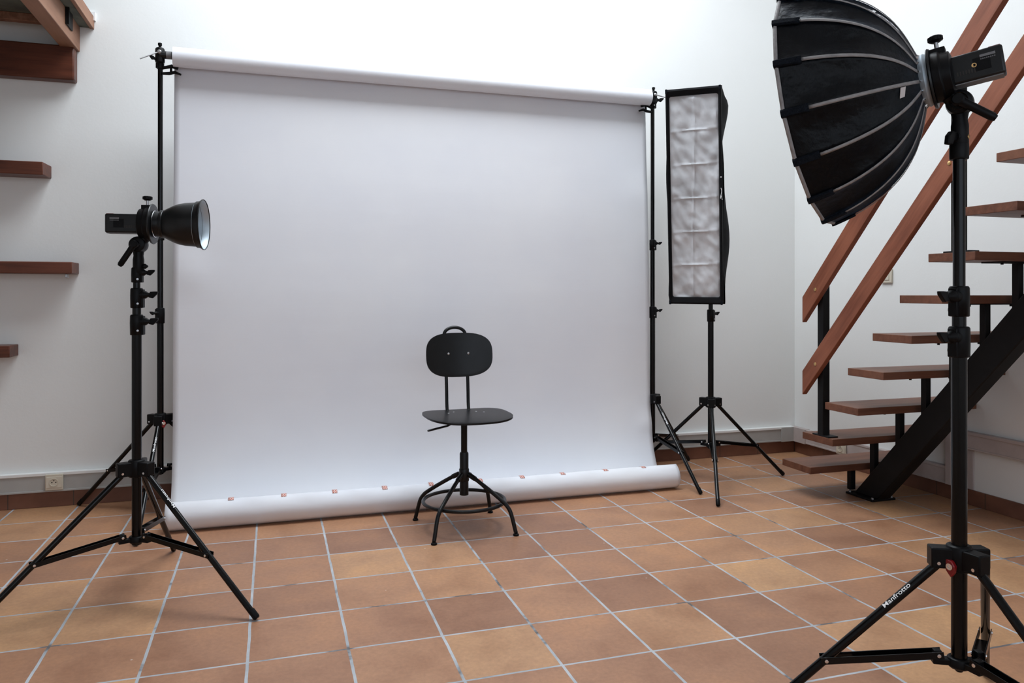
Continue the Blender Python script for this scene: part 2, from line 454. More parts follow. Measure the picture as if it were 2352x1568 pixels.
for yy, z0 in ((-.295, .367), (-1.14, 1.308), (-1.98, 2.28)):
    MB().box((2.874, yy - .022, z0), (2.918, yy + .022, z0 + .83)).build('baluster_post', 'stringer_black', st, bevel=.003)
    MB().box((2.872, yy - .065, z0), (2.935, yy + .06, z0 + .007)).build('post_foot_plate', 'stringer_black', st, bevel=.001)

# ------------------------------------------------------------------ mezzanine corner and wooden planks (left)
mz = thing('mezzanine_edge', 'corner of a wooden mezzanine landing at the top left, held by timber beams', 'mezzanine', (-1.6, .6, 2.26))
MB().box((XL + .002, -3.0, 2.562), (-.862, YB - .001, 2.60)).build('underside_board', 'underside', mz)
MB().box((-.866, -3.0, 2.556), (-.846, YB, 2.622)).build('edge_trim', 'wood_joist', mz, bevel=.002)
plabel(MB().box((-.875, YB - .02, 2.60), (-.838, YB, 2.645)).build('end_block', 'ceiling', mz), 'white painted end block at the wall')
MB().box((-.993, -3.0, 2.428), (-.915, YB, 2.562)).build('joist', 'wood_joist', mz, bevel=.003)
MB().box((XL + .002, .826, 2.255), (-.926, YB - .001, 2.436)).build('header_beam', 'wood_plank', mz, bevel=.008)
MB().box((XL + .002, .755, 2.522), (-.993, .80, 2.562)).build('wall_plate', 'wood_joist', mz, bevel=.003)
bk = MB().box((-.915, .60, 2.478), (-.907, .72, 2.578)); bk.box((-.907, .60, 2.478), (-.897, .612, 2.578))
bk.build('steel_bracket', 'stringer_black', mz, bevel=.002)
for (x1, xb, z0, z1, lab) in ((-1.054, -1.049, 1.741, 1.808, 'thick dark wooden plank on the back wall, highest of three at the left'),
                      (-.922, -.919, 1.234, 1.295, 'dark wooden plank on the back wall, longest of the three at the left'),
                      (-1.202, -1.202, .806, .866, 'dark wooden plank stub low on the back wall at the left photo edge')):
    p = MB()
    p.add([(XL, .76, z0), (x1, .76, z0), (xb, YB, z0), (XL, YB, z0), (XL, .76, z1), (x1, .76, z1), (xb, YB, z1), (XL, YB, z1)],
          [(0, 3, 2, 1), (4, 5, 6, 7), (0, 1, 5, 4), (1, 2, 6, 5), (2, 3, 7, 6), (3, 0, 4, 7)])
    if abs(z0 - 1.234) < .01:
        t = thing('wooden_plank', lab, 'plank', (-1.6, .83, z0), 'dark planks on the back wall')
        p.build('board', 'wood_plank', t, bevel=.004)
        MB().box((-.962, .80, z0 - .02), (-.95, .83, z0)).build('hook', 'steel', t, bevel=.002)
    else:
        tag(p.build('wooden_plank', 'wood_plank', bevel=.004), lab, 'plank', 'dark planks on the back wall')

# ------------------------------------------------------------------ paper backdrop
bd = thing('paper_backdrop', 'wide seamless white paper backdrop hanging behind the chair, its loose end rolled up on the floor', 'backdrop', (.95, .27, 0))
X0, X1 = -.415, 2.305
TRY, TRZ, TRR = .562, 2.347, .050
rb = MB().lathe((X0, TRY, TRZ), (1, 0, 0), [(0, .026), (0, TRR), (X1 - X0, TRR), (X1 - X0, .026)], 64, False, False)
rb.build('top_roll', 'paper', bd, bevel=.001)
MB().lathe((X0 + .002, TRY, TRZ), (1, 0, 0), [(0, .0258), (X1 - X0 - .004, .0258)], 32, False, False).build('cardboard_core', 'label_white', bd)
# hanging sheet, profile in (y, z)
prof = [(TRY + .005, TRZ + TRR + .0008), (TRY + .03, TRZ + .0415), (TRY + .0465, TRZ + .021), (.6135, 2.34), (.612, 2.25), (.603, 2.1), (.593, 1.87), (.58, 1.6), (.57, 1.33), (.561, 1.11), (.557, .9), (.553, .6),
        (.543, .40), (.522, .25), (.494, .15), (.462, .082), (.425, .035), (.385, .010), (.34, .003), (.30, .0022)]
def cr(P, n):
    out = []
    for i in range(len(P) - 1):
        p0 = P[max(i - 1, 0)]; p1 = P[i]; p2 = P[i + 1]; p3 = P[min(i + 2, len(P) - 1)]
        for k in range(n):
            t = k / n
            out.append(tuple(.5 * ((2 * b) + (-a + c) * t + (2 * a - 5 * b + 4 * c - d) * t * t + (-a + 3 * b - 3 * c + d) * t ** 3) for a, b, c, d in zip(p0, p1, p2, p3)))
    out.append(P[-1]); return out
pp = cr(prof, 4); nx = 90; s = MB()
for i in range(nx + 1):
    x = X0 + (X1 - X0) * i / nx
    for (y, z) in pp:
        amp = min(1, max(0, (2.25 - z) / .6)) * min(1, max(0, (z - .05) / .5))
        e = min(1, abs(x - X1) / .25); e2 = min(1, abs(x - X0) / .25)
        dy = amp * .006 * (noise.noise(V((x * 1.1, z * .8, 3.1)))) + amp * .012 * ((1 - e) ** 2) * math.sin(z * 3.2)
        dx = amp * .006 * (1 - e) * math.sin(z * 2.3 + 1) 
        # crumple near the lower right edge and the left edge by the flash
        for (cx, cz, a, rr) in ((2.27, .33, .012, .05), (-.33, 1.24, .010, .09), (2.24, 1.75, .006, .1)):
            d2 = ((x - cx) ** 2 + (z - cz) ** 2) / rr ** 2
            dy -= a * math.exp(-d2)
        s.v.append(V((x + dx, y + dy, z)))
m_ = len(pp)
for i in range(nx):
    for j in range(m_ - 1): s.f.append([i * m_ + j, (i + 1) * m_ + j, (i + 1) * m_ + j + 1, i * m_ + j + 1])
s.build('paper_sheet', 'paper', bd, solid=.0008)
# floor roll with a ragged taped edge on top
BY, BR = .258, .0665
xs0, xs1 = -.411, 2.311
nseg = 120; ring = 72; b = MB()
TAPE = [-.12, .126, .372, .623, .866, 1.132, 1.369, 1.606, 1.866, 2.104]
def edge_ang(x):   # the paper's free edge lies a little forward or back of the crest, pulled at the tapes
    d = min(abs(x - t) for t in TAPE)
    return 100 + 6 * math.sin(x * 2.1) - 7 * math.cos(min(d, .13) / .13 * PI)
for i in range(nseg + 1):
    x = xs0 + (xs1 - xs0) * i / nseg
    a0 = edge_ang(x)
    for k in range(ring):
        a = math.radians(a0 + 360 * k / (ring - 1))   # spiral: starts at the edge, one turn
        r = BR - .0035 * k / (ring - 1) + .0012 * (noise.noise(V((x * 3, k * .05, 0))))
        lift = math.sin(min(1, min(abs(x - t) for t in TAPE) / .123) * PI / 2) ** 2
        rr = r + .007 * lift * max(0, 1 - k / 9) ** 1.5
        s_a = V((x, BY - math.cos(a) * 0 + math.cos(a) * rr * 1.0, BR + .001 + math.sin(a) * rr))
        b.v.append(s_a)
for i in range(nseg):
    for k in range(ring - 1): b.f.append([i * ring + k, i * ring + k + 1, (i + 1) * ring + k + 1, (i + 1) * ring + k])
fr = b.build('floor_roll', 'paper', bd, solid=.0012)
eb = MB()
eb.lathe((xs1 - .004, BY, BR), (1, 0, 0), [(0, BR - .004), (.001, .040), (-.02, .040)], 48, False, False)
eb.lathe((xs0 + .004, BY, BR), (-1, 0, 0), [(0, BR - .004), (.001, .040), (-.02, .040)], 48, False, False)
eb.build('roll_end', 'paper', fr)
for x in TAPE:
    a0 = edge_ang(x); tp = MB(); n = 8
    for i in range(2):
        for k in range(n + 1):
            a = math.radians(a0 - 20 + 40 * k / n)   # tape straddles the edge
            r = BR + .0022
            tp.v.append(V((x - .013 + .026 * i + random.uniform(-.001, .001), BY + math.cos(a) * r, BR + .001 + math.sin(a) * r)))
    for k in range(n): tp.f.append([k, n + 1 + k, n + 2 + k, k + 1])
    tp.build('tape_strip', 'tape', bd, solid=.0003)

# ------------------------------------------------------------------ crossbar
cbx = thing('crossbar', 'black crossbar through the backdrop roll, clamped to the stands on both sides', 'crossbar', (.95, TRY, TRZ))
MB().cyl((-.478, TRY, TRZ + .006), (2.335, TRY, TRZ + .006), .0195, 28).build('bar', 'black_satin', cbx)
plabel(MB().lathe((-.446, TRY, TRZ + .006), (1, 0, 0), [(0, .0198), (.024, .0198)], 28, False, False).build('sticker', 'grey_plastic', cbx), 'grey sticker on the bar end')

# ------------------------------------------------------------------ tripod stands
def wing_knob(p, d, parent, size=1.0, mat='black_plastic'):
    """shaft plus a flat wing; p on the collar surface, d outwards"""
    p = V(p); d = V(d).normalized(); u = V((0, 0, 1)); s_ = d.cross(u).normalized()
    k = MB(); k.lathe(p - d * .006, d, [(0, .016 * size), (.012 * size, .015 * size), (.020 * size, .009 * size), (.028 * size, .0075 * size)], 18)
    w = [(-.000, -.010), (.016, -.014), (.034, .004), (.036, .013), (.022, .013), (.006, .012)]
    k.prism([(a * size, b_ * size) for a, b_ in w], p + d * .016 * size, d, u, .011 * size)
    return k.build('wing_knob', mat, parent, bevel=.002)

def stand(c, a0, Rf, knob_az, tubes, collars, label, hub_z=.49, low_z=.235, topz=None, head='spigot', txt_leg=None, red_az=None, group='black tripod stands', name='tripod_stand', legs=(0, 1, 2), armlen=.052, over=None):
    over = over or {}
    arm_az = [over[k][0] if k in over else a0 + 120 * k for k in range(3)]
    cx, cy = c; c3 = V((cx, cy, 0))
    t = thing(name, label, 'stand', c3, group)
    for i, (z0, z1, r) in enumerate(tubes):
        MB().lathe((cx, cy, z0), (0, 0, 1), [(0, r), (z1 - z0, r)], 32).build('tube_section', 'black_metal', t, bevel=.001)
    for (z0, z1, r, size) in collars:
        h = z1 - z0; kd = az(knob_az)
        m = MB().lathe((cx, cy, z0), (0, 0, 1), [(0, r * .97), (.002, r), (h * .6, r * 1.03), (h - .005, r * 1.0), (h, r * .9)], 32)
        # clamping lobe toward the knob
        m.obox(V((cx, cy, (z0 + z1) / 2 - .002)) + kd * r * .75, (kd, az(knob_az + 90), V((0, 0, 1))), (r * .45, r * .5, h * .46))
        m.lathe(V((cx, cy, z1 - h * .34)) + kd * r * .5, kd, [(0, .019 * size), (r * .75, .017 * size)], 20)
        co = m.build('clamp_collar', 'black_plastic', t, bevel=.003)
        wing_knob(V((cx, cy, z1 - h * .34)) + kd * (r * 1.25), kd, co, size)
        sp_ = V((cx, cy, z0 + h * .22)) + kd * r * 1.12
        pz = az(knob_az - 62)
        MB().lathe(V((cx, cy, z0 + h * .22)) + pz * r * .98, pz, [(0, .0042), (.002, .0040), (.0022, .002)], 12).build('screw', 'steel', co)
    # leg hub
    m = MB().lathe((cx, cy, hub_z - .032), (0, 0, 1), [(0, .027), (.003, .029), (.060, .029), (.064, .026)], 32)
    for k in range(3):
        d = az(arm_az[k]); sd = az(arm_az[k] + 90)
        m.obox(V((cx, cy, hub_z)) + d * .038, (d, sd, V((0, 0, 1))), (.030, .019, .025))
    hb = m.build('leg_hub', 'black_plastic', t, bevel=.004)
    for k in range(3):
        d = az(arm_az[k]); sd = az(arm_az[k] + 90)
        for sgn in (-1, 1):
            MB().lathe(V((cx, cy, hub_z - .012)) + d * .052 + sd * .019 * sgn, sd * sgn, [(0, .0045), (.002, .0042)], 12).build('rivet', 'chrome', hb)
    # lower brace hub
    m = MB().lathe((cx, cy, low_z - .024), (0, 0, 1), [(0, .022), (.006, .027), (.022, .027), (.026, .024)], 32)
    m.lathe((cx, cy, low_z - .034), (0, 0, 1), [(0, .008), (.01, .012)], 16)
    for k in range(3):
        d = az(arm_az[k]); sd = az(arm_az[k] + 90)
        m.obox(V((cx, cy, low_z - .010)) + d * .036, (d, sd, V((0, 0, 1))), (.026, .012, .007))
        m.obox(V((cx, cy, low_z + .002)) + d * .050, (d, sd, V((0, 0, 1))), (.009, .009, .014))
    lh = m.build('brace_hub', 'black_plastic', t, bevel=.002)
    for k in legs:
        d = az(arm_az[k]); al = armlen
        if k in over:
            al = over[k][1]
            B = V((cx, cy, .0085)) + d * al + az(over[k][2]) * over[k][3]
        else: B = V((cx, cy, .0085)) + d * Rf
        A = V((cx, cy, hub_z - .022)) + d * al
        hd_ = (B - A); hd_.z = 0; hd_.normalize(); sd = V((-hd_.y, hd_.x, 0))
        dirn = (B - A).normalized()
        lm = MB().tube([A, B], .0108, 24)
        leg = lm.build('leg', 'black_metal', t, bevel=.0008)
        MB().lathe(B - dirn * .03 + V((0, 0, .003)), dirn, [(0, .0116), (.030, .0118), (.035, .009)], 20).build('foot_cap', 'black_plastic', leg)
        J = A + (B - A) * .57
        Cc = V((cx, cy, low_z + .006)) + d * .050
        bd_ = (J - Cc).normalized(); up = sd.cross(bd_)
        if up.z < 0: up = -up
        m = MB()
        for sgn in (-1, 1):
            m.obox((J + Cc) / 2 + sd * sgn * .0135, (bd_, up, sd), ((J - Cc).length / 2 + .012, .0085, .0014))
        m.obox((J + Cc) / 2 - bd_ * .03 - up * .0078, (bd_, sd, up), ((J - Cc).length / 2 - .04, .0135, .0012))
        br = m.build('brace', 'black_metal', t, bevel=.0006)
        for P_ in (J, Cc):
            for sgn in (-1, 1): MB().lathe(P_ + sd * sgn * .0145, sd * sgn, [(0, .0048), (.0025, .0045), (.003, .002)], 12).build('rivet', 'chrome', br)
        if txt_leg and k in txt_leg:
            # brand lettering running along the leg
            vs, fs, W = text_mesh('Manfrotto', .012)
            facing = txt_leg[k]                        # unit vector pointing out of the lettering
            fdir = (V(facing) - dirn * V(facing).dot(dirn)).normalized()
            flip = 1 if (fdir.cross(dirn)).z > 0 else -1
            run = dirn if fdir.cross(dirn).z > 0 else dirn
            run = -dirn if txt_leg.get('rev') else dirn
            upv = fdir.cross(run)
            Lt = .085; kk = Lt / W; Rr = .0122
            st_ = A + dirn * (.165 if txt_leg.get('rev') else .055)
            tm = MB()
            for (x, y) in vs:
                ang = (y - .33) * kk / Rr
                tm.v.append(st_ + run * x * kk + fdir * (Rr * math.cos(ang) * .35 + Rr * .65) + upv * Rr * math.sin(ang) * .75)
            tm.f = fs
            tm.build('lettering', 'white_print', leg, smooth=False)
    if red_az is not None:
        d = az(red_az); u = V((0, 0, 1)); base = V((cx, cy, hub_z - .016)) + az(red_az) * .034
        sgn_d = az(red_az)
        m = MB().prism([(-.010, .016), (.004, .014), (.012, .002), (.010, -.014), (.002, -.026), (-.010, -.012), (-.014, .004)], base, az(red_az + 90), u, .012)
        rk = m.build('lock_lever', 'red_plastic', t, bevel=.002); rk['label'] = 'red lock lever'
        MB().lathe(base + sgn_d * .006, sgn_d, [(0, .008), (.003, .008), (.003, .004), (.001, .003)], 16).build('rivet', 'chrome', rk)
    return t

# near left stand
stand((-.406, -.589), -37, .533, -12,
      [(.205, 1.0, .0172), (.98, 1.10, .0150), (1.09, 1.20, .0125)],
      [(.978, 1.054, .0225, .95), (1.078, 1.152, .0215, .95), (1.172, 1.228, .0185, .8)],
      'black tripod stand at the left holding the flash with the round metal reflector',
      txt_leg={0: V((.35, -.55, .75)), 'rev': True}, hub_z=.487)
# near right stand
stand((1.688, -2.230), 31, .505, 190,
      [(.215, 1.0, .0178), (.98, 1.10, .0158), (1.09, 1.50, .0138)],
      [(.975, 1.051, .0240, 1.0), (1.075, 1.150, .0228, 1.0)],
      'large black tripod stand in the right foreground holding the big umbrella-like softbox', hub_z=.482,
      txt_leg={1: V((-.5, -.45, .9)), 'rev': True}, red_az=192, over={0: (-15, .066, 40.5, .44), 2: (274, .056, 276, .455)})
# backdrop stands
stand((-.478, .582), 146.5, .520, 225,
      [(.205, 1.0, .0160), (.98, 1.42, .0140), (1.40, 2.33, .0122)],
      [(.978, 1.058, .0205, .7), (1.405, 1.467, .0190, .7), (2.285, 2.355, .0180, .8)],
      'slim black stand holding up the left end of the backdrop crossbar', txt_leg={1: V((.2, -.9, .5)), 'rev': True}, red_az=-60, hub_z=.485)
stand((2.335, .575), 273.8, .505, -20,
      [(.205, 1.0, .0160), (.98, 1.42, .0140), (1.40, 2.33, .0122)],
      [(.978, 1.050, .0205, .7), (1.400, 1.467, .0190, .7), (2.285, 2.365, .0185, .9)],
      'slim black stand holding up the right end of the backdrop crossbar', txt_leg={0: V((-.4, -.8, .5)), 'rev': True}, red_az=-20, hub_z=.475)
# strip softbox stand
stand((2.572, .292), 2.0, .525, 10,
      [(.205, 1.0, .0172), (.98, 1.60, .0130)],
      [(.963, 1.036, .0215, .8)],
      'black tripod stand under the tall narrow softbox', hub_z=.482)

# crossbar end clamps
for (px, py, sg, ml, lab) in ((-.478, .582, 1, V((-.085, -.03, -.052)), 'black crossbar clamp on top of the left backdrop stand'),
                              (2.335, .575, -1, V((.07, -.02, -.02)), 'black crossbar clamp on top of the right backdrop stand')):
    t = thing('crossbar_clamp', lab, 'clamp', (px, py, 2.355), 'crossbar clamps')
    zt = TRZ + .006
    MB().lathe((px, py - .012, zt - .042), (0, 0, 1), [(0, .018), (.006, .023), (.07, .023), (.078, .018)], 24).build('clamp_body', 'black_plastic', t, bevel=.002)
    MB().lathe((px, py - .012, zt + .036), (0, 0, 1), [(0, .007), (.012, .007), (.013, .010), (.024, .010), (.026, .007)], 16).build('stud', 'black_plastic', t)
    MB().lathe((px, py, zt - .075), (0, 0, 1), [(0, .010), (.034, .010)], 16).build('spigot', 'steel', t)
    hnd = MB(); p0 = V((px, py - .036, zt + .010)); hnd.lathe(p0 + V((0, .014, 0)), (0, -1, 0), [(0, .010), (.018, .010), (.022, .006)], 14)
    hnd.cyl(p0, p0 + ml, .0034, 12); hnd.build('t_handle', 'steel', t)
    m = MB()
    m.tube([V((px, py, zt - .064)), V((px + sg * .03, py - .01, zt - .060)), V((px + sg * .055, py - .01, zt - .052)), V((px + sg * .085, py - .01, zt - .062))], [.009, .008, .010, .007], 12)
    m.tube([V((px + sg * .01, py - .01, zt - .093)), V((px + sg * .045, py - .01, zt - .090)), V((px + sg * .07, py - .01, zt - .082)), V((px + sg * .10, py - .01, zt - .092))], [.007, .009, .008, .005], 12)
    m.cyl((px + sg * .052, py - .01, zt - .095), (px + sg * .052, py - .01, zt - .050), .006, 12)
    m.build('clamp_jaw', 'black_plastic', t)

# ------------------------------------------------------------------ flash heads
def basis(a):
    a = V(a).normalized(); s_ = a.cross(V((0, 0, 1))).normalized(); u = s_.cross(a); return a, s_, u

def flash(axis_pt, a, joint, label, handle_dir, body_len, side, loc):
    """axis_pt: centre of the bracket front face; a: shooting direction"""
    a, s_, u = basis(a); O = V(axis_pt)
    t = thing('flash_head', label, 'flash', loc, 'battery flash heads')
    # body
    bc = O - a * (.045 + body_len / 2)
    MB().obox(bc, (a, s_, u), (body_len / 2, .024, .035)).build('flash_body', 'black_satin', t, bevel=.006, seg=3)
    m = MB().obox(bc - u * .0355 - a * .0, (a, s_, u), (body_len / 2 - .006, .020, .0015))
    m.build('battery_base', 'grey_plastic', t)
    m = MB().obox(bc + s_ * side * .0238 - a * (body_len * .10), (a, u, s_), (.018, .016, .0008)); m.build('side_hatch', 'black_plastic', t, bevel=.0005)
    if side < 0: MB().lathe(bc + s_ * side * .0245 - a * (-.005), s_ * side, [(0, .0055), (.0015, .0055), (.0015, .0035), (-.002, .003)], 16).build('thread_socket', 'brass', t)
    m = MB()
    for k in range(7): m.obox(bc + s_ * side * .0243 + a * (body_len * .5 - .015 - k * .006) - u * .012, (a, u, s_), (.0012, .005, .0006))
    m.build('vent_slots', 'dark_hole', t)
    lb = MB().obox(bc + s_ * side * .0245 - a * (body_len * .22) + u * .018, (a, u, s_), (.016, .003, .0006))
    for k in range(8): lb.obox(bc + s_ * side * .0245 - a * (body_len * .22 + .014 - k * .0040) + u * .0105, (a, u, s_), (.0013, .0013, .0006))
    lb.build('rating_label', 'grey_plastic', t)
    MB().obox(bc - a * (body_len / 2 - .016) + u * .0352, (a, s_, u), (.012, .018, .0008)).build('rear_marking', 'red_plastic', t)
    # bracket: thick ring
    m = MB().lathe(O - a * .052, a, [(0, .030), (0, .044), (.004, .056), (.022, .058), (.026, .062), (.044, .062), (.048, .058), (.048, .040)], 48, False, False)
    m.obox(O - a * .024 + u * .060, (a, s_, u), (.018, .017, .009))
    m.obox(O - a * .030, (a, s_, u), (.016, .036, .045))
    br = m.build('bracket', 'black_plastic', t, bevel=.0015)
    MB().lathe(O - a * .004, a, [(-.004, .040), (-.004, .073), (.0, .075), (.003, .073), (.003, .046)], 56, False, False).build('mount_flange', 'black_satin', t)
    m = MB().lathe(O - a * .024 + u * .068, u, [(0, .005), (.020, .005)], 12)
    kn = m.build('knob_stem', 'steel', t)
    prof = [(0, .010), (.004, .016), (.014, .016), (.016, .013)]
    m = MB(); o = O - a * .024 + u * .087; m.lathe(o, u, prof, 24)
    for k in range(12):
        an = 2 * PI * k / 12; dd = a * math.cos(an) + s_ * math.sin(an)
        m.obox(o + u * .009 + dd * .016, (dd, u.cross(dd), u), (.0012, .002, .005))
    m.build('clamp_knob', 'black_plastic', t, bevel=.0006)
    # arm down to the tilt joint
    J = V(joint)
    m = MB(); A1 = O - a * .034 - u * .050
    m.tube([A1, (A1 + J) / 2 + (-u) * .006, J], [.020, .019, .024], 18)
    m.build('tilt_arm', 'black_plastic', t)
    m = MB().lathe(J - s_ * .026, s_, [(0, .020), (.004, .029), (.020, .031), (.032, .031), (.048, .028), (.052, .020)], 32)
    jj = m.build('tilt_joint', 'black_plastic', t, bevel=.001)
    MB().lathe(J - s_ * .030 * (1), -s_, [(-.004, .020), (.002, .0205)], 24, False, False).build('joint_washer', 'brass', jj)
    # socket under the joint
    zb = J.z - .105
    m = MB().lathe((J.x, J.y, zb), (0, 0, 1), [(0, .0185), (.002, .0195), (.050, .0195), (.064, .0170), (.080, .0195), (.095, .018)], 32)
    sk_ = m.build('swivel_socket', 'black_plastic', t)
    hd = V(handle_dir).normalized()
    # lock lever, a long rounded handle
    p = J + s_ * side * .045
    m = MB().lathe(J + s_ * side * .020, s_ * side, [(0, .012), (.016, .012)], 16); m.build('lever_axle', 'steel', t)
    m = MB().lathe(J + s_ * side * .034, s_ * side, [(0, .010), (.003, .0145), (.020, .0145), (.023, .011)], 20)
    L = .095
    m.tube([p, p + hd * .03, p + hd * .06, p + hd * (L - .008), p + hd * L], [.0115, .0105, .0105, .0105, .007], 16)
    m.build('lock_lever', 'black_plastic', t)
    return t, zb

# left flash, aimed along +x slightly toward the camera
aL = V((.989, -.15, .0)).normalized()
OL = V((-.345, -.598, 1.389))
tL, zb = flash(OL, aL, (-.400, -.589, 1.312), 'black battery flash at the left, aimed right, in a round bracket', V((-.50, .05, -.80)), .120, 1, (-.400, -.589, 1.20))
kb = MB().lathe(V((-.406, -.589, 1.20)), az(-20), [(0, .016), (.026, .016)], 16)
# metal reflector dish
rf = thing('reflector_dish', 'black round metal reflector on the left flash with a bright silver inside', 'reflector', OL)
po = [(.0, .044), (.003, .047), (.022, .0465), (.024, .051), (.034, .0525), (.036, .051), (.040, .0535), (.052, .060), (.070, .069), (.088, .0755), (.112, .080), (.138, .082), (.149, .083), (.150, .0815), (.152, .0865), (.162, .0875), (.167, .0905), (.172, .0925), (.174, .0935)]
MB().lathe(OL, aL, po, 72, False, False).build('shell', 'black_satin', rf, bevel=0)
pi_ = [(.174, .0915), (.170, .0875), (.150, .0825), (.12, .079), (.09, .071), (.06, .058), (.04, .045), (.03, .03), (.028, .001)]
plabel(MB().lathe(OL, aL, pi_, 72, False, False).build('inner_surface', 'silver_inside', rf), 'silver inner surface')
MB().lathe(OL, aL, [(.172, .0915), (.1755, .0918), (.177, .0932), (.1755, .0948), (.172, .0945), (.171, .093)], 72, False, False).build('rim', 'black_satin', rf)
MB().lathe(OL, aL, [(.0015, .0478), (.003, .0498), (.0045, .0478)], 64, False, False).build('seat_ring', 'chrome', rf)
gm = MB().lathe(OL, aL, [(.028, .0), (.05, .018), (.06, .012), (.064, .0)], 24, False, False); gm.build('flash_tube', 'diffuser', rf)

# right flash with the deep softbox
aR = V((-.598, .7895, -.1385)).normalized()
HR = V((1.6265, -2.181, 1.662))
OR = HR - aR * .016
tR, zb2 = flash(OR, aR, (1.688, -2.232, 1.600), 'black battery flash behind the big softbox in the right foreground', V((.66, -.62, -.62)), .112, -1, (1.688, -2.230, 1.49))
# top adapter clamp below (brass pin and square wing knob)
t = thing('spigot_adapter', 'black spigot adapter with a square wing knob on the right foreground stand', 'adapter', (1.688, -2.230, 1.47), 'spigot adapters')
m = MB().lathe((1.688, -2.230, 1.462), (0, 0, 1), [(0, .0205), (.003, .0215), (.036, .0215), (.040, .020), (.0405, .0195), (.068, .0195), (.072, .016)], 32)
kd = az(193)
m.lathe(V((1.688, -2.230, 1.515)) - kd * .01, kd, [(0, .014), (.032, .013)], 16)
m.build('adapter_body', 'black_plastic', t, bevel=.0008)
MB().prism([(0, .012), (.022, .012), (.036, .0), (.040, -.022), (.020, -.022), (.014, -.012), (0, -.012)], V((1.688, -2.230, 1.516)) + kd * .016, kd, (0, 0, 1), .013).build('wing_knob', 'black_plastic', t, bevel=.003)
MB().lathe(V((1.688, -2.230, 1.515)), az(-65), [(.012, .006), (.0222, .006), (.0226, .003)], 12).build('brass_pin', 'brass', t)
t = thing('spigot_adapter', 'small black spigot adapter with a knob on the left flash stand, below the tilt lever', 'adapter', (-.40, -.589, 1.20), 'spigot adapters')
MB().lathe((-.404, -.589, 1.198), (0, 0, 1), [(0, .0165), (.012, .0165)], 24).build('adapter_body', 'steel', t)
MB().lathe(V((-.404, -.589, 1.232)), az(-20), [(.018, .008), (.030, .010), (.040, .003)], 14).build('pin_knob', 'black_plastic', t)

# ---- deep 12-rib softbox
sbx = thing('deep_softbox', 'large black umbrella-shaped softbox with grey seams in the right foreground', 'softbox', HR)
a, s_, u = basis(aR)
D, RR, NR, T0 = .268, .31, 16, 2.183
PR = [(0.0, .050), (.010, .085), (.026, .130), (.048, .172), (.080, .213), (.118, .246), (.160, .272), (.200, .290), (.238, .302), (D, RR)]
PRs = cr(PR, 3)
def ribp(th, q, f=1.0, out=0.0):
    sdist, r = q
    dd = s_ * math.cos(th) + u * math.sin(th)
    return HR + a * sdist + dd * (r * f + out)
def gore_f(fr, sd):      # fr 0..1 between the ribs; flat chord plus a little sag in the middle of the run
    ph = (fr - .5) * 2 * PI / NR
    ch = math.cos(PI / NR) / math.cos(ph)
    return ch - .055 * (1 - (2 * fr - 1) ** 2) * math.sin(PI * min(1, sd / D)) * (1 if sd < D else 0)
def thk(k): return T0 + k * 2 * PI / NR
for k in range(NR):
    m = MB(); nu = 10
    t0, t1 = thk(k), thk(k + 1)
    for q in PRs:
        for i in range(nu + 1):
            fr = i / nu; th = t0 + (t1 - t0) * fr
            w = math.sin(PI * fr) * math.sin(PI * min(1, q[0] / D))
            dn = .006 * w * noise.noise(V((k * 3.1 + fr * 2.2, q[0] * 22, .5))) + .004 * w * noise.noise(V((k * 7 + fr * 6, q[0] * 40, 2)))
            m.v.append(ribp(th, q, gore_f(fr, q[0]), dn))
    W_ = nu + 1
    for j in range(len(PRs) - 1):
        for i in range(nu): m.f.append([j * W_ + i, j * W_ + i + 1, (j + 1) * W_ + i + 1, (j + 1) * W_ + i])
    m.build('fabric_panel', 'fabric_black', sbx, solid=.0008)
    # grey seam along the rib: from the hub to the strap
    pts = [ribp(t0, q, 1.0, .0022) for q in PRs if q[0] <= D * .80]
    sm = MB(); tw = V((0, 0, 0))
    dd = s_ * math.cos(t0) + u * math.sin(t0); tg = a.cross(dd).normalized()
    for i, p in enumerate(pts):
        nrm = dd
        for o in (-.0042, 0, .0042): sm.v.append(p + tg * o + dd * (.0016 if o == 0 else 0))
    for i in range(len(pts) - 1):
        sm.f += [[3 * i, 3 * i + 1, 3 * i + 4, 3 * i + 3], [3 * i + 1, 3 * i + 2, 3 * i + 5, 3 * i + 4]]
    sm.build('seam_piping', 'piping', sbx, solid=.0012)
    # velcro strap over the rib end, folded round the rim
    qs = [(d_, r_) for d_, r_ in PRs if d_ > D * .76] + [(D + .005, RR + .001)]
    sm = MB()
    for q in qs:
        p = ribp(t0, q, 1.0, .004)
        for o, h in ((-.0095, -.003), (-.006, .002), (.006, .002), (.0095, -.003)): sm.v.append(p + tg * o + dd * h)
    p = ribp(t0, (D + .006, RR - .010))
    for o in (-.0095, -.006, .006, .0095): sm.v.append(p + tg * o)
    n_ = len(qs) + 1
    for i in range(n_ - 1):
        for c_ in range(3): sm.f.append([4 * i + c_, 4 * i + c_ + 1, 4 * i + 5 + c_, 4 * i + 4 + c_])
    sm.build('velcro_strap', 'velcro', sbx, solid=.003)
rim = MB()
rim_pts = [ribp(thk(k), (D + .001, RR)) for k in range(NR)]
rim.tube(rim_pts, .0048, 10, closed=True)
rm = rim.build('rim_piping', 'piping', sbx)
m = MB(); inner = [ribp(thk(k), (D - .03, RR * .945)) for k in range(NR)]
cen = HR + a * (D - .03); m.v = [cen] + inner
m.f = [[0, 1 + k, 1 + (k + 1) % NR] for k in range(NR)]
m.build('front_diffuser', 'diffuser', sbx, smooth=False)
m = MB()
for k in range(NR):
    for q in PRs[::3]: pass
inn = MB(); W_ = NR
for q in PRs[::3]:
    for k in range(NR): inn.v.append(ribp(thk(k), q, .90))
nq = len(PRs[::3])
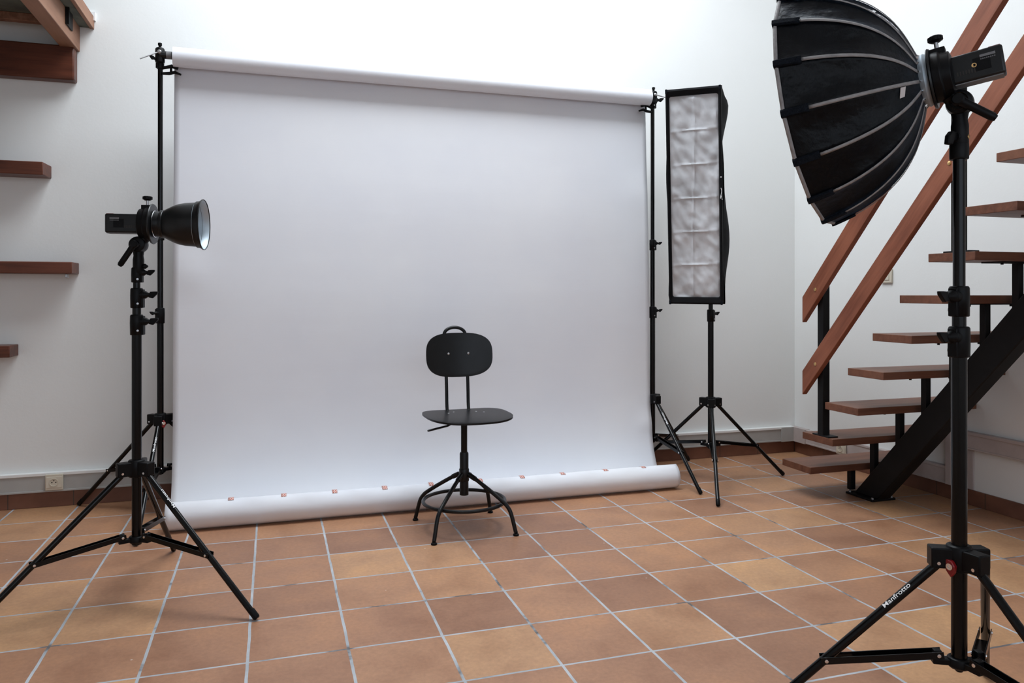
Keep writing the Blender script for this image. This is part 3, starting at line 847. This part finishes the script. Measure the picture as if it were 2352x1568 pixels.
for j in range(nq - 1):
    for k in range(NR): inn.f.append([j * W_ + k, j * W_ + (k + 1) % NR, (j + 1) * W_ + (k + 1) % NR, (j + 1) * W_ + k])
inn.build('silver_lining', 'silver_inside', sbx)
plabel(MB().lathe(HR, a, [(-.018, .046), (-.018, .062), (-.008, .066), (.006, .060), (.016, .052), (.018, .046)], 48, False, False).build('speed_ring', 'silver_inside', sbx), 'silver mounting ring')
for k in range(NR):
    dd = s_ * math.cos(thk(k)) + u * math.sin(thk(k)); MB().tube([HR + dd * .056 - a * .006, HR + dd * .066 + a * .004], .0035, 8).build('rib_hinge', 'chrome', sbx)
# small sewn tag
r3 = (ribp(thk(3), (.026, .130)) - ribp(thk(3), (.048, .172))).normalized()
tgm = MB().prism([(0, 0), (.019, 0), (.021, -.024), (.004, -.026)], ribp(thk(3), (.034, .146), 1, .005) - V((0, 0, .006)), r3, V((.1, -.1, 1)).normalized(), .0012)
for k_ in range(3): pass
tg_ = tgm.build('sewn_tag', 'label_white', sbx); tg_['label'] = 'small pale sewn tag'
# lettering on the upper panel
vs, fs, W = text_mesh('Godox', .02)
m = MB(); kpan = -1
t0, t1 = thk(0), thk(-1)
S_tot = PRs
def at_s(sarc):
    acc = 0
    for i in range(len(PRs) - 1):
        p, q = PRs[i], PRs[i + 1]; L = math.hypot(q[0] - p[0], q[1] - p[1])
        if acc + L >= sarc: f_ = (sarc - acc) / L; return (p[0] + (q[0] - p[0]) * f_, p[1] + (q[1] - p[1]) * f_)
        acc += L
    return PRs[-1]
for (x, y) in vs:
    q = at_s(.30 - x / W * .215)
    h_ = y / .72
    fr = .5 + (h_ - .5) * .46
    th = t0 + (t1 - t0) * fr
    m.v.append(ribp(th, q, gore_f(fr, q[0]), .006))
m.f = fs
m.build('lettering', 'white_print', sbx, smooth=False)

# ------------------------------------------------------------------ strip softbox
yaw, pit, rol = -.688, .160, -.010
def Rmat(yaw, pitch, roll):
    cy, sy = math.cos(yaw), math.sin(yaw); cp, sp = math.cos(pitch), math.sin(pitch)
    f = V((-sy * cp, cy * cp, sp)); r = V((cy, sy, 0)); uu = r.cross(f)
    return r * math.cos(roll) + uu * math.sin(roll), -r * math.sin(roll) + uu * math.cos(roll), f
sr, su, sf = Rmat(yaw, pit, rol)
SC = V((2.317, .053, 1.663)); SW, SH = .30, 1.20
ssb = thing('strip_softbox', 'tall narrow softbox with a creased grey front cloth beside the backdrop', 'softbox', (2.572, .292, 1.1))
def sp3(x, y, z=0): return SC + sr * x + su * y + sf * z
fr_ = MB()
def ringrect(w, h, z, rad=.012, n=4):
    out = []
    for (sx, sy_, a0) in ((1, 1, 0), (-1, 1, 90), (-1, -1, 180), (1, -1, 270)):
        for k in range(n + 1):
            an = math.radians(a0 + 90 * k / n)
            out.append((sx * (w / 2 - rad) + rad * math.cos(an), sy_ * (h / 2 - rad) + rad * math.sin(an), z))
    return out
def loft(mb, rings, close_last=False):
    o = len(mb.v); n = len(rings[0])
    for rg in rings:
        for p in rg: mb.v.append(sp3(*p))
    for i in range(len(rings) - 1):
        for k in range(n): mb.f.append([o + i * n + k, o + (i + 1) * n + k, o + (i + 1) * n + (k + 1) % n, o + i * n + (k + 1) % n])
    return mb
rings = [ringrect(SW - .036, SH - .078, .020), ringrect(SW - .030, SH - .070, .004), ringrect(SW - .012, SH - .02, -.006), ringrect(SW, SH, 0), ringrect(SW + .004, SH + .004, .03)]
loft(fr_, rings).build('front_border', 'fabric_black_matte', ssb)
bk_ = MB()
# back tent: bulges more on the right side
def tent(z, w, h, sh, pinch=0, bul=0):
    out = []
    n = 26
    # rectangle sampled along edges for bulging sides
    c = [(w / 2, h / 2), (-w / 2, h / 2), (-w / 2, -h / 2), (w / 2, -h / 2)]
    for e in range(4):
        (x0, y0), (x1, y1) = c[e], c[(e + 1) % 4]
        for k in range(n):
            f_ = k / n; x = x0 + (x1 - x0) * f_; y = y0 + (y1 - y0) * f_
            if e in (1, 3): x -= math.copysign(pinch * math.sin(PI * f_) , x); x += .007 * math.sin(y * 9 + z * 20) * (1 if x > 0 else -1) + (bul * (math.exp(-((y + .28) / .22) ** 2) + .8 * math.exp(-((y - .48) / .14) ** 2)) if x > 0 else 0)
            out.append((x + sh, y, z))
    return out
bk_2 = [tent(.03, SW + .004, SH + .004, 0), tent(.045, SW, SH, 0, 0, .009), tent(.07, SW * .99, SH * .985, 0, .002, .020), tent(.10, SW * .96, SH * .95, .002, .003, .029), tent(.13, SW * .92, SH * .90, .004, .004, .034), tent(.20, SW * .76, SH * .66, .006, .01), tent(.27, .17, SH * .42, .006, .004), tent(.33, .12, .20, .004), tent(.36, .11, .11, 0)]
loft(bk_, bk_2).build('side_fabric', 'fabric_black_matte', ssb, solid=.001)
# creased cloth
df = MB(); nx_, ny_ = 40, 150
fw_, fh_ = SW - .034, SH - .076
creY = [-.325 + .172 * k for k in range(0)]
rows = [(k / 6 - .5) * fh_ for k in range(1, 6)]
for j in range(ny_ + 1):
    for i in range(nx_ + 1):
        x = (i / nx_ - .5) * fw_; y = (j / ny_ - .5) * fh_
        z = .018
        yo = .006 * math.sin(x * 9); xc = -.006 + .010 * math.sin(y * 4)
        for rw in rows: z -= .006 * math.exp(-((y - rw - yo * .8) / .0038) ** 2)
        z -= .005 * math.exp(-((x - xc) / .0045) ** 2)
        z += .011 * noise.noise(V((x * 13 + y * 9, y * 5 - x * 4, 1.7))) + .008 * noise.noise(V((x * 30 + y * 16, y * 14 - x * 8, 5)))
        edge = min(1, (fw_ / 2 - abs(x)) / .012, (fh_ / 2 - abs(y)) / .012)
        z = .018 + (z - .018) * max(0, edge)
        df.v.append(sp3(x, y, z))
for j in range(ny_):
    for i in range(nx_): W_ = nx_ + 1; df.f.append([j * W_ + i, j * W_ + i + 1, (j + 1) * W_ + i + 1, (j + 1) * W_ + i])
d_ = df.build('front_cloth', 'diffuser', ssb); d_['label'] = 'creased light grey front cloth'
for sx in (-1, 1):
    for sy_ in (-1, 1): MB().obox(sp3(sx * (SW / 2 - .006), sy_ * (SH / 2 - .010), -.004), (sr, su, sf), (.006, .012, .004)).build('corner_patch', 'velcro', ssb, bevel=.002)
cd = MB(); e0 = sp3(SW / 2 - .004, .11, -.004)
cd.tube([e0 + V((0, 0, -.06)), e0 + V((.004, -.002, -.075)), e0 + V((-.002, -.004, -.10)), e0 + V((.006, -.004, -.125))], .0016, 6)
cd.tube([e0 + V((0, 0, -.10)), e0 + V((-.006, -.004, -.118))], .0014, 6)
cd.lathe(e0, -sf, [(0, .004), (.003, .003)], 8)
plabel(cd.build('zip_cord', 'white_print', ssb), 'thin white cord on the right edge')
ap = sp3(.0, 0, .365)
MB().lathe(ap - sf * .012, sf, [(0, .06), (0, .075), (.014, .075), (.014, .05)], 32, False, False).build('speed_ring', 'steel', ssb)
# the strip's own flash unit between ring and stand
t = ssb
MB().obox(ap + sf * .055, (sr, su, sf), (.045, .05, .05)).build('bracket', 'black_plastic', t, bevel=.006)
MB().obox(ap + sf * .18, (sr, su, sf), (.024, .035, .08)).build('flash_body', 'black_satin', t, bevel=.005)
MB().tube([(2.572, .292, 1.60), ap + sf * .055 - su * .045], .018, 16).build('tilt_arm', 'black_plastic', t)

# ------------------------------------------------------------------ chair
cc = V((.956, -.112, 0))
ch = thing('workshop_chair', 'black industrial swivel chair with a round foot ring in front of the backdrop', 'chair', cc)
fwd = V((.300, .954, 0)).normalized()       # viewing direction of the photographer on the floor
rgt = V((.954, -.300, 0)).normalized()
ang = math.radians(19)
cf = (-fwd * math.cos(ang) + rgt * math.sin(ang)).normalized()   # chair faces this way
cs = (rgt * math.cos(ang) + fwd * math.sin(ang)).normalized()
cu = cc + cs * .017
def superell(n, a_, b_, e=2.7):
    out = []
    for k in range(n):
        t_ = 2 * PI * k / n; c_, s2 = math.cos(t_), math.sin(t_)
        out.append((math.copysign(abs(c_) ** (2 / e), c_) * a_, math.copysign(abs(s2) ** (2 / e), s2) * b_))
    return out
def shell(outline, fn, th, rings=14):
    """disc mesh from an outline; fn(x, y) -> world point, normal"""
    m = MB(); n = len(outline)
    def P(x, y, o):
        p, nn_ = fn(x, y); return p + nn_ * o
    for o in (th / 2, -th / 2):
        m.v.append(P(0, 0, o))
        for r in range(1, rings + 1):
            f_ = r / rings
            for (x, y) in outline: m.v.append(P(x * f_, y * f_, o * (1 if r < rings else .8)))
    half = 1 + rings * n
    for side in (0, 1):
        b0 = side * half
        for k in range(n):
            k2 = (k + 1) % n
            tri = [b0, b0 + 1 + k, b0 + 1 + k2]; m.f.append(tri if side == 0 else tri[::-1])
            for r in range(rings - 1):
                q = [b0 + 1 + r * n + k, b0 + 1 + (r + 1) * n + k, b0 + 1 + (r + 1) * n + k2, b0 + 1 + r * n + k2]
                m.f.append(q if side == 0 else q[::-1])
    for k in range(n):
        k2 = (k + 1) % n; r0 = 1 + (rings - 1) * n
        m.f.append([r0 + k, half + r0 + k, half + r0 + k2, r0 + k2])
    return m
SZ = .546
def seat_fn(x, y):   # x to chair's side (cs), y to the front (cf)
    z = SZ + .16 * x * x - .006 * max(0, y / .2) ** 3 - .008
    return cu + cs * x + cf * y + V((0, 0, z)), V((0, 0, 1))
ol = []
for (x, y) in superell(72, .208, .200, 3.3):
    k = 1.0 - .13 * max(0, y / .205) * 0 + 0
    if y > 0: x *= 1.0 - .05 * (abs(y) / .2) ** 2
    ol.append((x, y))
MB_ = shell(ol, seat_fn, .011); MB_.build('seat', 'chair_black', ch)
sc_ = MB()
for x, y in ((-.075, -.075), (.07, -.09), (-.04, -.11), (.10, -.055)):
    p, _ = seat_fn(x, y); MB().lathe(p + V((0, 0, .0055)), (0, 0, 1), [(0, .0055), (.001, .004)], 12).build('screw', 'steel', ch)
BCZ = .820; boff = -.195
lean = math.radians(6)
bu = V((0, 0, 1)) * math.cos(lean) - cf * math.sin(lean); bn = (cf * math.cos(lean) + V((0, 0, 1)) * math.sin(lean))
bcen = cu + cs * .008 + cf * boff + V((0, 0, BCZ))
def back_fn(x, y):
    return bcen + cs * x + bu * y + bn * (1.1 * x * x - .012), bn
shell(superell(72, .173, .1125, 2.9), back_fn, .011).build('backrest', 'chair_black', ch)
for x in (-.052, .052):
    p, _ = back_fn(x, .006); MB().lathe(p + bn * .0055, bn, [(0, .0065), (.003, .006), (.0045, .003)], 14).build('bolt_head', 'steel', ch)
# tube frame with the handle loop
def fp(x, yoff, z): return cu + cs * x + cf * yoff + V((0, 0, z))
path = []
hw = .056
left = [fp(-hw, -.02, SZ - .028), fp(-hw, -.10, SZ - .028), fp(-hw, -.150, SZ - .024), fp(-hw, -.176, SZ - .005), fp(-hw, -.186, SZ + .03), fp(-hw, -.190, SZ + .09), fp(-hw, -.197, SZ + .16), fp(-hw, -.212, SZ + .22), fp(-hw, -.226, SZ + .30), fp(-hw, -.232, SZ + .36)]
topz = .932; loop = []
for k in range(0, 13):
    an = PI - PI * k / 12
    loop.append(fp(hw * math.cos(an) * 1.0, -.243 - .006 * math.sin(an), topz - .012 + .037 * math.sin(an)))
right = [fp(hw, (p - cu).dot(cf), p.z) for p in reversed(left)]
pth = [tuple(p) for p in left] + [tuple(p) for p in loop] + [tuple(p) for p in right]
MB().tube([V(p) for p in cr(pth, 4)], .0085, 16).build('backrest_frame', 'chair_black', ch)
MB().obox(cc + V((0, 0, SZ - .030)), (cs, cf, V((0, 0, 1))), (.075, .06, .006)).build('seat_plate', 'chair_black', ch, bevel=.002)
MB().lathe(cc + V((0, 0, .34)), (0, 0, 1), [(0, .0155), (SZ - .345 - .03, .0155), (SZ - .345 - .028, .019), (SZ - .345 - .012, .019)], 28).build('column', 'black_metal', ch)
MB().lathe(cc + V((0, 0, .158)), (0, 0, 1), [(0, .018), (.002, .0215), (.20, .0215), (.207, .019)], 28).build('column_sleeve', 'chair_black', ch)
MB().lathe(cc + V((0, 0, .225)), (0, 0, 1), [(0, .022), (.004, .0245), (.058, .0245), (.062, .022)], 28).build('leg_collar', 'chair_black', ch)
lv = MB(); p0 = cc + V((0, 0, SZ - .030))
lv.tube([p0 - cs * .05 + cf * .05, p0 - cs * .085 + cf * .07, p0 - cs * .10 + cf * .075 + V((0, 0, -.006)), p0 - cs * .20 + cf * .115 + V((0, 0, -.016)), p0 - cs * .205 + cf * .117 + V((0, 0, -.0165))], [.005, .005, .005, .005, .004], 12)
lv.build('height_lever', 'chair_black', ch)
ringz = .132
MB().tube([cc + az(360 * k / 64) * .197 + V((0, 0, ringz)) for k in range(64)], .0085, 14, closed=True).build('foot_ring', 'chair_black', ch)
for k in range(4):
    A_ = 47 + 90 * k; d = az(A_)
    pts = [(.020, .262), (.06, .242), (.14, .195), (.195, .160), (.225, .138), (.246, .112), (.258, .080), (.268, .045), (.276, .016)]
    pts = cr(pts, 4)
    lg = MB().tube([cc + d * r + V((0, 0, z)) for r, z in pts], .0095, 18).build('leg', 'chair_black', ch)
    MB().tube([cc + d * .03 + V((0, 0, .257)), cc + d * .062 + V((0, 0, .241))], .0118, 18).build('weld_sleeve', 'chair_black', lg)
    MB().lathe(cc + d * .2775, (0, 0, 1), [(0, .0135), (.003, .0145), (.008, .013), (.010, .0085), (.020, .0085)], 20).build('foot_cap', 'black_plastic', lg)

# ------------------------------------------------------------------ light
w = bpy.data.worlds.new('sky'); sc.world = w; w.use_nodes = True
bg = w.node_tree.nodes['Background']; bg.inputs[0].default_value = (.72, .84, 1.0, 1); bg.inputs[1].default_value = 1.0
def area(name, loc, rot, sx, sy, power, col):
    l = bpy.data.lights.new(name, 'AREA'); l.shape = 'RECTANGLE'; l.size = sx; l.size_y = sy; l.energy = power; l.color = col
    o = bpy.data.objects.new(name, l); COL.objects.link(o); o.location = loc; o.rotation_euler = rot; return o
area('skylight_daylight', ((SX0 + SX1) / 2, (SY0 + SY1) / 2, H + .12), (0, 0, 0), SX1 - SX0 - .05, SY1 - SY0 - .05, 158, (.89, .95, 1.0))
area('rear_fill', ((WX0 + WX1) / 2, YF - .02, (WZ0 + WZ1) / 2), (math.radians(90), 0, 0), WX1 - WX0, WZ1 - WZ0, 24, (.80, .89, 1.0))  # added fill lamp behind the camera, set in the made-up opening

# ------------------------------------------------------------------ camera
cam = bpy.data.cameras.new('camera'); co = bpy.data.objects.new('camera', cam); COL.objects.link(co)
co.location = (.0751, -3.6852, 1.1323); co.rotation_euler = (math.radians(90), 0, -.30472)
cam.sensor_width = 36; cam.sensor_fit = 'HORIZONTAL'; cam.lens = 36 * 1744.63 / 2352; cam.shift_y = -110.59 / 2352
cam.clip_start = .05
sc.camera = co
vs_ = sc.view_settings
vs_.view_transform = 'Standard'; vs_.look = 'None'; vs_.gamma = 1; vs_.exposure = 0.06; vs_.use_curve_mapping = False
sc.cycles.use_denoising = True
sc.cycles.max_bounces = 8; sc.cycles.diffuse_bounces = 5; sc.cycles.glossy_bounces = 4
sc.cycles.caustics_reflective = False; sc.cycles.caustics_refractive = False
